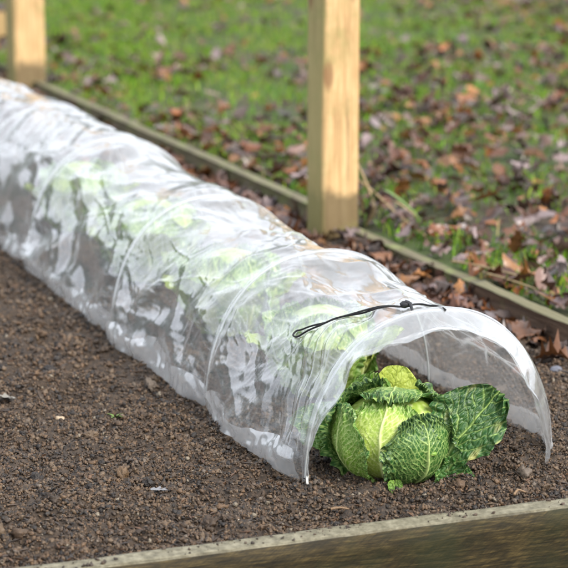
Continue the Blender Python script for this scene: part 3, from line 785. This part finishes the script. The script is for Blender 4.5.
# litter lying on the lawn: thick near the board, thinning away
n = 15000; x = .985 + 5.6 * r.random(n) ** 1.25; y = .4 + 11.5 * r.random(n)
dens = .78 - .72 * sstep(3.6, 6.6, y + .9 * np.clip(2.2 - x, -1.6, 1.2)) * sstep(5.6, 3.6, x) + .95 * fbm(x * 1.1, y * .9, 3, 88) + .45 * np.exp(-(x - 1) / .35)
k = r.random(n) < np.clip(dens, .06, .95); x, y = x[k], y[k]
P = np.stack([x, y, gz(x, y) + .004 + .03 * r.random(len(x))], 1)
litter('lawn_litter', P, (.030 + .065 * r.random(len(P)) ** 1.6), r, 'dead brown oak leaves scattered all over the mossy lawn', .40)

# readable single leaves in the bed, nearest to the camera
def single(name, p, size, col, rz, tx, ty, shape, label, group=None):
    V, z = place_leaf(shape, p, size, rz, tx, ty); V = V - np.array([0, 0, z])
    o = mesh(name, V, [SHAPES[shape][1]], M['litter'], cols={'tint': np.broadcast_to(np.array(col), (len(V), 3))}); o.location = p
    return tag(o, label, 'dead leaf', group)
for i in range(70):
    y = .55 + 1.5 * r.random(); x = .66 + .235 * r.random() ** .8
    if y < 1.0 and r.random() < .6: x = .80 + .12 * r.random()
    kd = int(r.integers(0, 3)); col = [np.array([.150, .112, .108]), np.array([.13, .050, .016]), np.array([.060, .034, .024])][kd] * r.uniform(.7, 1.35)
    single('dead_leaf', (x, y, float(soil_h(np.array(x), np.array(y))) + .004), r.uniform(.05, .085), col, r.uniform(0, 6), r.normal() * .25, r.normal() * .25, int(r.integers(0, 24)),
           ['wet grey-purple dead leaf in the litter between the tunnel and the right hand boards', 'russet brown dead leaf in the litter between the tunnel and the right hand boards', 'dark brown dead leaf in the litter between the tunnel and the right hand boards'][kd],
           ['grey dead leaves beside the tunnel', 'russet dead leaves beside the tunnel', 'dark dead leaves beside the tunnel'][kd])
def sz(x, y): return float(soil_h(np.array(x), np.array(y)))
single('dead_leaf', (-.26, .022, sz(-.26, .022) + .008), .040, (.19, .19, .20), 1.2, .05, .1, 25, 'small grey dead leaf lying flat on bare soil left of the tunnel foot')
single('dead_leaf', (-.385, .71, sz(-.385, .71) + .008), .060, (.22, .20, .16), 1.5, .1, .05, 28, 'pale grey leaf lying on the soil at the left picture edge')
single('dead_leaf', (2.57, 4.165, .085), .12, (.62, .48, .38), .6, .2, .5, 3, 'bright pale leaf on the lawn at the right')

def stone(p, s, col, label, seed):
    V0, F0 = ico(3); V = V0 * (1 + .16 * noise(V0[:, 0] * 1.6 + seed, V0[:, 1] * 1.6 + V0[:, 2] * 1.3, seed)[:, None]) * np.array(s)
    k = m_plain('stone_face', col, .55, .5, 70)
    o = mesh('stone', V, [F0], k); o.location = (p[0], p[1], sz(p[0], p[1]) + s[2] * .45); o.rotation_euler = (0, 0, seed)
    return tag(o, label, 'stone')
stone((.700, .530), (.022, .017, .011), (.20, .115, .095), 'smooth pinkish stone on the soil right of the tunnel', 3)
stone((.785, .53), (.017, .014, .010), (.12, .125, .15), 'blue-grey stone on the soil near the right picture edge', 5)
stone((-.185, -.175), (.008, .007, .005), (.40, .36, .28), 'small cream pebble close to the front board', 8)
stone((-.30, .56), (.010, .007, .005), (.34, .26, .17), 'tiny pale tan pebble on the bare soil at the left', 9)
stone((-.135, -.16), (.007, .006, .0045), (.24, .13, .10), 'small reddish pebble close to the front board', 12)

def build_grass():
    r = np.random.default_rng(9); n = 150000
    x = .985 + 6.0 * r.random(n) ** 1.1; y = .2 + 11.8 * r.random(n)
    d = .46 + 1.05 * fbm(x * 1.5, y * 1.2, 3, 63) + .25 * sstep(2.5, 6, y) * sstep(3.5, 1.5, x) - .12 * np.exp(-(x - .98) / .18)
    k = r.random(n) < np.clip(d, .04, 1); x, y = x[k], y[k]; n = len(x)
    h = r.uniform(.018, .055, n); a = r.uniform(0, 6.28, n); le = r.normal(size=(n, 2)) * .55; w = r.uniform(.0016, .0034, n)
    p = np.stack([x, y, gz(x, y)], 1); s = np.stack([np.cos(a) * w, np.sin(a) * w, np.zeros(n)], 1)
    m = p + np.stack([le[:, 0] * h * .3, le[:, 1] * h * .3, h * .6], 1); t = p + np.stack([le[:, 0] * h, le[:, 1] * h, h * .92], 1)
    V = np.stack([p - s, p + s, m + s * .8, m - s * .8, t], 1).reshape(-1, 3); i = (np.arange(n) * 5)[:, None]
    pal = np.array([[.085, .21, .006], [.145, .30, .010], [.050, .135, .006], [.22, .32, .018], [.20, .18, .05]])
    T = np.repeat(pal[np.minimum(r.integers(0, 24, n) // 5, 4)] * r.uniform(.7, 1.35, (n, 1)), 5, 0)
    tag(mesh('grass', V, [i + np.array([[0, 1, 2, 3]]), i + np.array([[3, 2, 4]])], M['grass'], cols={'tint': T}), 'short bright green grass growing through the dead leaves of the lawn', 'grass', kind='stuff')
build_grass()

# dry stalk and grass blades at the foot of the near post
dp = empty('dry_weed', (.985, 2.05, .04)); tag(dp, 'dry bent weed stalk with pale blades at the right of the near post foot', 'weed')
for nm, pts, rad, mt in (('stalk', [(.0, .0, 0), (.012, -.04, .05), (.004, .03, .14), (-.02, .06, .20)], (.0045, .003), 'straw'), ('stalk', [(.09, -.22, 0), (.06, -.1, .04), (.03, 0, .09), (-.01, .06, .13)], (.004, .003), 'straw')):
    P = smooth_path(pts, 24); V, F = tube(P, np.linspace(rad[0], rad[1], 24), 6); mesh(nm, V, F, M[mt], dp)
def blade(pts, w, mt, parent):
    P = smooth_path(pts, 20); d = np.gradient(P, axis=0); s = np.cross(d, [0, .3, 1.]); s /= np.linalg.norm(s, axis=1)[:, None]
    ww = w * np.sin(np.linspace(.25, PI - .02, 20))[:, None]
    V = np.stack([P - s * ww, P + [0, 0, -.002], P + s * ww], 1).reshape(-1, 3); return mesh('blade', V, [grid_faces(20, 3)], M[mt], parent)
blade([(-.01, -.02, 0), (.0, -.02, .07), (.03, -.06, .11), (.07, -.16, .07), (.09, -.2, .03)], .008, 'green', dp)
blade([(-.01, -.03, 0), (.015, -.05, .06), (.04, -.12, .085), (.07, -.22, .05)], .007, 'straw', dp)
blade([(.0, .0, 0), (-.01, .02, .09), (-.03, .05, .14)], .006, 'straw', dp)
def twig(pts, r0, label, mt='straw'):
    P = smooth_path(pts, 20); o = P[0].copy(); V, F = tube(P - o, np.linspace(r0, r0 * .6, 20) * (1 + .15 * np.sin(np.arange(20) * 2.1)), 7)
    t = mesh('twig', V, F, M[mt]); t.location = o; tag(t, label, 'twig')
twig([(.95, 1.40, .062), (.975, 1.28, .070), (1.01, 1.12, .072)], .0036, 'pale broken twig on the leaves beside the board joint')
twig([(.955, 1.23, .066), (.965, 1.13, .070), (.985, 1.01, .068)], .003, 'thin tan twig on the mossy end of the right board')
twig([(.03, .33, .012), (-.05, .28, .016), (-.12, .27, .013)], .003, 'thin dark root lying on the soil left of the tunnel') if False else None
twig([(-.02, -.17, .012), (-.005, -.174, .014), (.008, -.180, .012)], .0026, 'short tan chip of wood beside the front board', 'chip')
twig([(.297, -.222, .016), (.310, -.212, .020), (.322, -.216, .016)], .0024, 'curled brown scrap at the edge of the front board below the cabbage', 'chip')
# tiny green seedling on the bare soil
sd = empty('seedling', (-.2, .513, sz(-.2, .513) + .004)); tag(sd, 'tiny green weed seedling alone on the bare soil left of the tunnel', 'seedling')
for a in (.3, 2.2, 4.1, 5.3): blade([(0, 0, 0), (.006 * math.cos(a), .006 * math.sin(a), .009), (.020 * math.cos(a), .020 * math.sin(a), .010)], .0045, 'green', sd)

# sawn log lying beyond the far post
lg = empty('log', (1.235, 7.75, .12)); tag(lg, 'sawn log with pale cut end behind the far left post', 'log')
def disc(c, rad, n=28):
    a = np.linspace(0, 2 * PI, n, endpoint=False); rr = rad * (1 + .05 * np.sin(a * 3 + 1)); return rr, a
V, F = tube([(0, 0, 0), (.05, .25, 0), (.1, .6, 0)], np.array([.105, .10, .105]), 24); mesh('bark', V, F, M['barkdark'], lg)
rr, a = disc(0, .094); dirn = np.array([.19, .98, 0]); sx = np.array([.98, -.19, 0]); C0 = -dirn * .004
V = np.vstack([C0[None] - dirn * .003, C0 + (sx[None] * np.cos(a)[:, None] + np.array([0, 0, 1.])[None] * np.sin(a)[:, None]) * rr[:, None]]); j = np.arange(28)
mesh('cut_end', V, [np.stack([np.zeros(28, int), 1 + j, 1 + (j + 1) % 28], 1)], M['log'], lg)

# added leafy screen out of view, so the film mirrors something dark
def added_hedge():
    r = np.random.default_rng(3); n = 26000
    x = r.uniform(-26, 16, n); y = 22 + r.normal(size=n) * .9; z = 3.7 * r.random(n) ** .8 * (1 + .12 * noise(x * .4, y * 0, 4))
    c = np.stack([x, y, z - .1], 1); a = r.normal(size=(n, 3)); a /= np.linalg.norm(a, axis=1)[:, None]; b = np.cross(a, r.normal(size=(n, 3))); b /= np.linalg.norm(b, axis=1)[:, None]
    s = r.uniform(.12, .26, (n, 1)); V = np.stack([c - a * s, c - b * s * .6, c + a * s, c + b * s * .6], 1).reshape(-1, 3)
    T = np.repeat(np.array([[.04, .07, .02]]) * r.uniform(.5, 1.6, (n, 1)), 4, 0)
    h = empty('added_hedge', (0, 0, 0)); tag(h, 'added dark leafy screen out of view, put in for the film to mirror', 'added_hedge')
    mesh('added_foliage', V, [np.arange(n * 4).reshape(-1, 4)], M['grass'], h, cols={'tint': T})
added_hedge()

# ------------------------------------------------------------------ camera, light
f0 = math.atan2(438, 2000.); yaw = math.atan2(775, math.hypot(2000, 438))
cam = bpy.data.cameras.new('camera'); co = bpy.data.objects.new('camera', cam); COL.objects.link(co); SC.camera = co
co.location = (-1.2266, -3.1360, 1.1); co.rotation_euler = (PI / 2 - f0, 0, -yaw)
cam.sensor_width = 36; cam.lens = 36 * 2000 / 568; cam.clip_end = 500; cam.clip_start = .05
cam.dof.use_dof = True; cam.dof.focus_distance = 3.56; cam.dof.aperture_fstop = 5.6; cam.dof.aperture_blades = 0

EL, AZ = math.radians(42), math.atan2(.55, -1.0)
w = bpy.data.worlds.new('World'); SC.world = w; w.use_nodes = True
nt = w.node_tree; bg = nt.nodes['Background'] if 'Background' in nt.nodes else nt.nodes.new('ShaderNodeBackground')
sk = nt.nodes.new('ShaderNodeTexSky'); sk.sky_type = 'NISHITA'; sk.sun_disc = False; sk.sun_elevation = EL; sk.sun_rotation = AZ
sk.air_density = .9; sk.dust_density = 5; sk.ozone_density = .8
hs = nt.nodes.new('ShaderNodeHueSaturation'); hs.inputs['Saturation'].default_value = .35
nt.links.new(sk.outputs[0], hs.inputs['Color'])
mx = nt.nodes.new('ShaderNodeMixRGB'); mx.inputs['Fac'].default_value = .6; mx.inputs['Color2'].default_value = (6.45, 6.85, 7.5, 1)    # bright even cloud cover
nt.links.new(hs.outputs[0], mx.inputs['Color1']); nt.links.new(mx.outputs[0], bg.inputs[0]); bg.inputs[1].default_value = .115
sl = bpy.data.lights.new('sun', 'SUN'); sl.energy = 1.5; sl.angle = math.radians(14); sl.color = (1, .94, .85)
so = bpy.data.objects.new('sun', sl); COL.objects.link(so)
sd_ = Vector((math.sin(AZ) * math.cos(EL), math.cos(AZ) * math.cos(EL), math.sin(EL))); so.rotation_euler = sd_.to_track_quat('Z', 'Y').to_euler(); so.location = sd_ * 20

SC.view_settings.view_transform = 'Standard'; SC.view_settings.look = 'None'; SC.view_settings.exposure = 1.5; SC.view_settings.gamma = 1; SC.view_settings.use_curve_mapping = False
SC.render.engine = 'CYCLES'; SC.cycles.max_bounces = 10; SC.cycles.transparent_max_bounces = 24; SC.cycles.use_denoising = True; SC.cycles.sample_clamp_indirect = 6
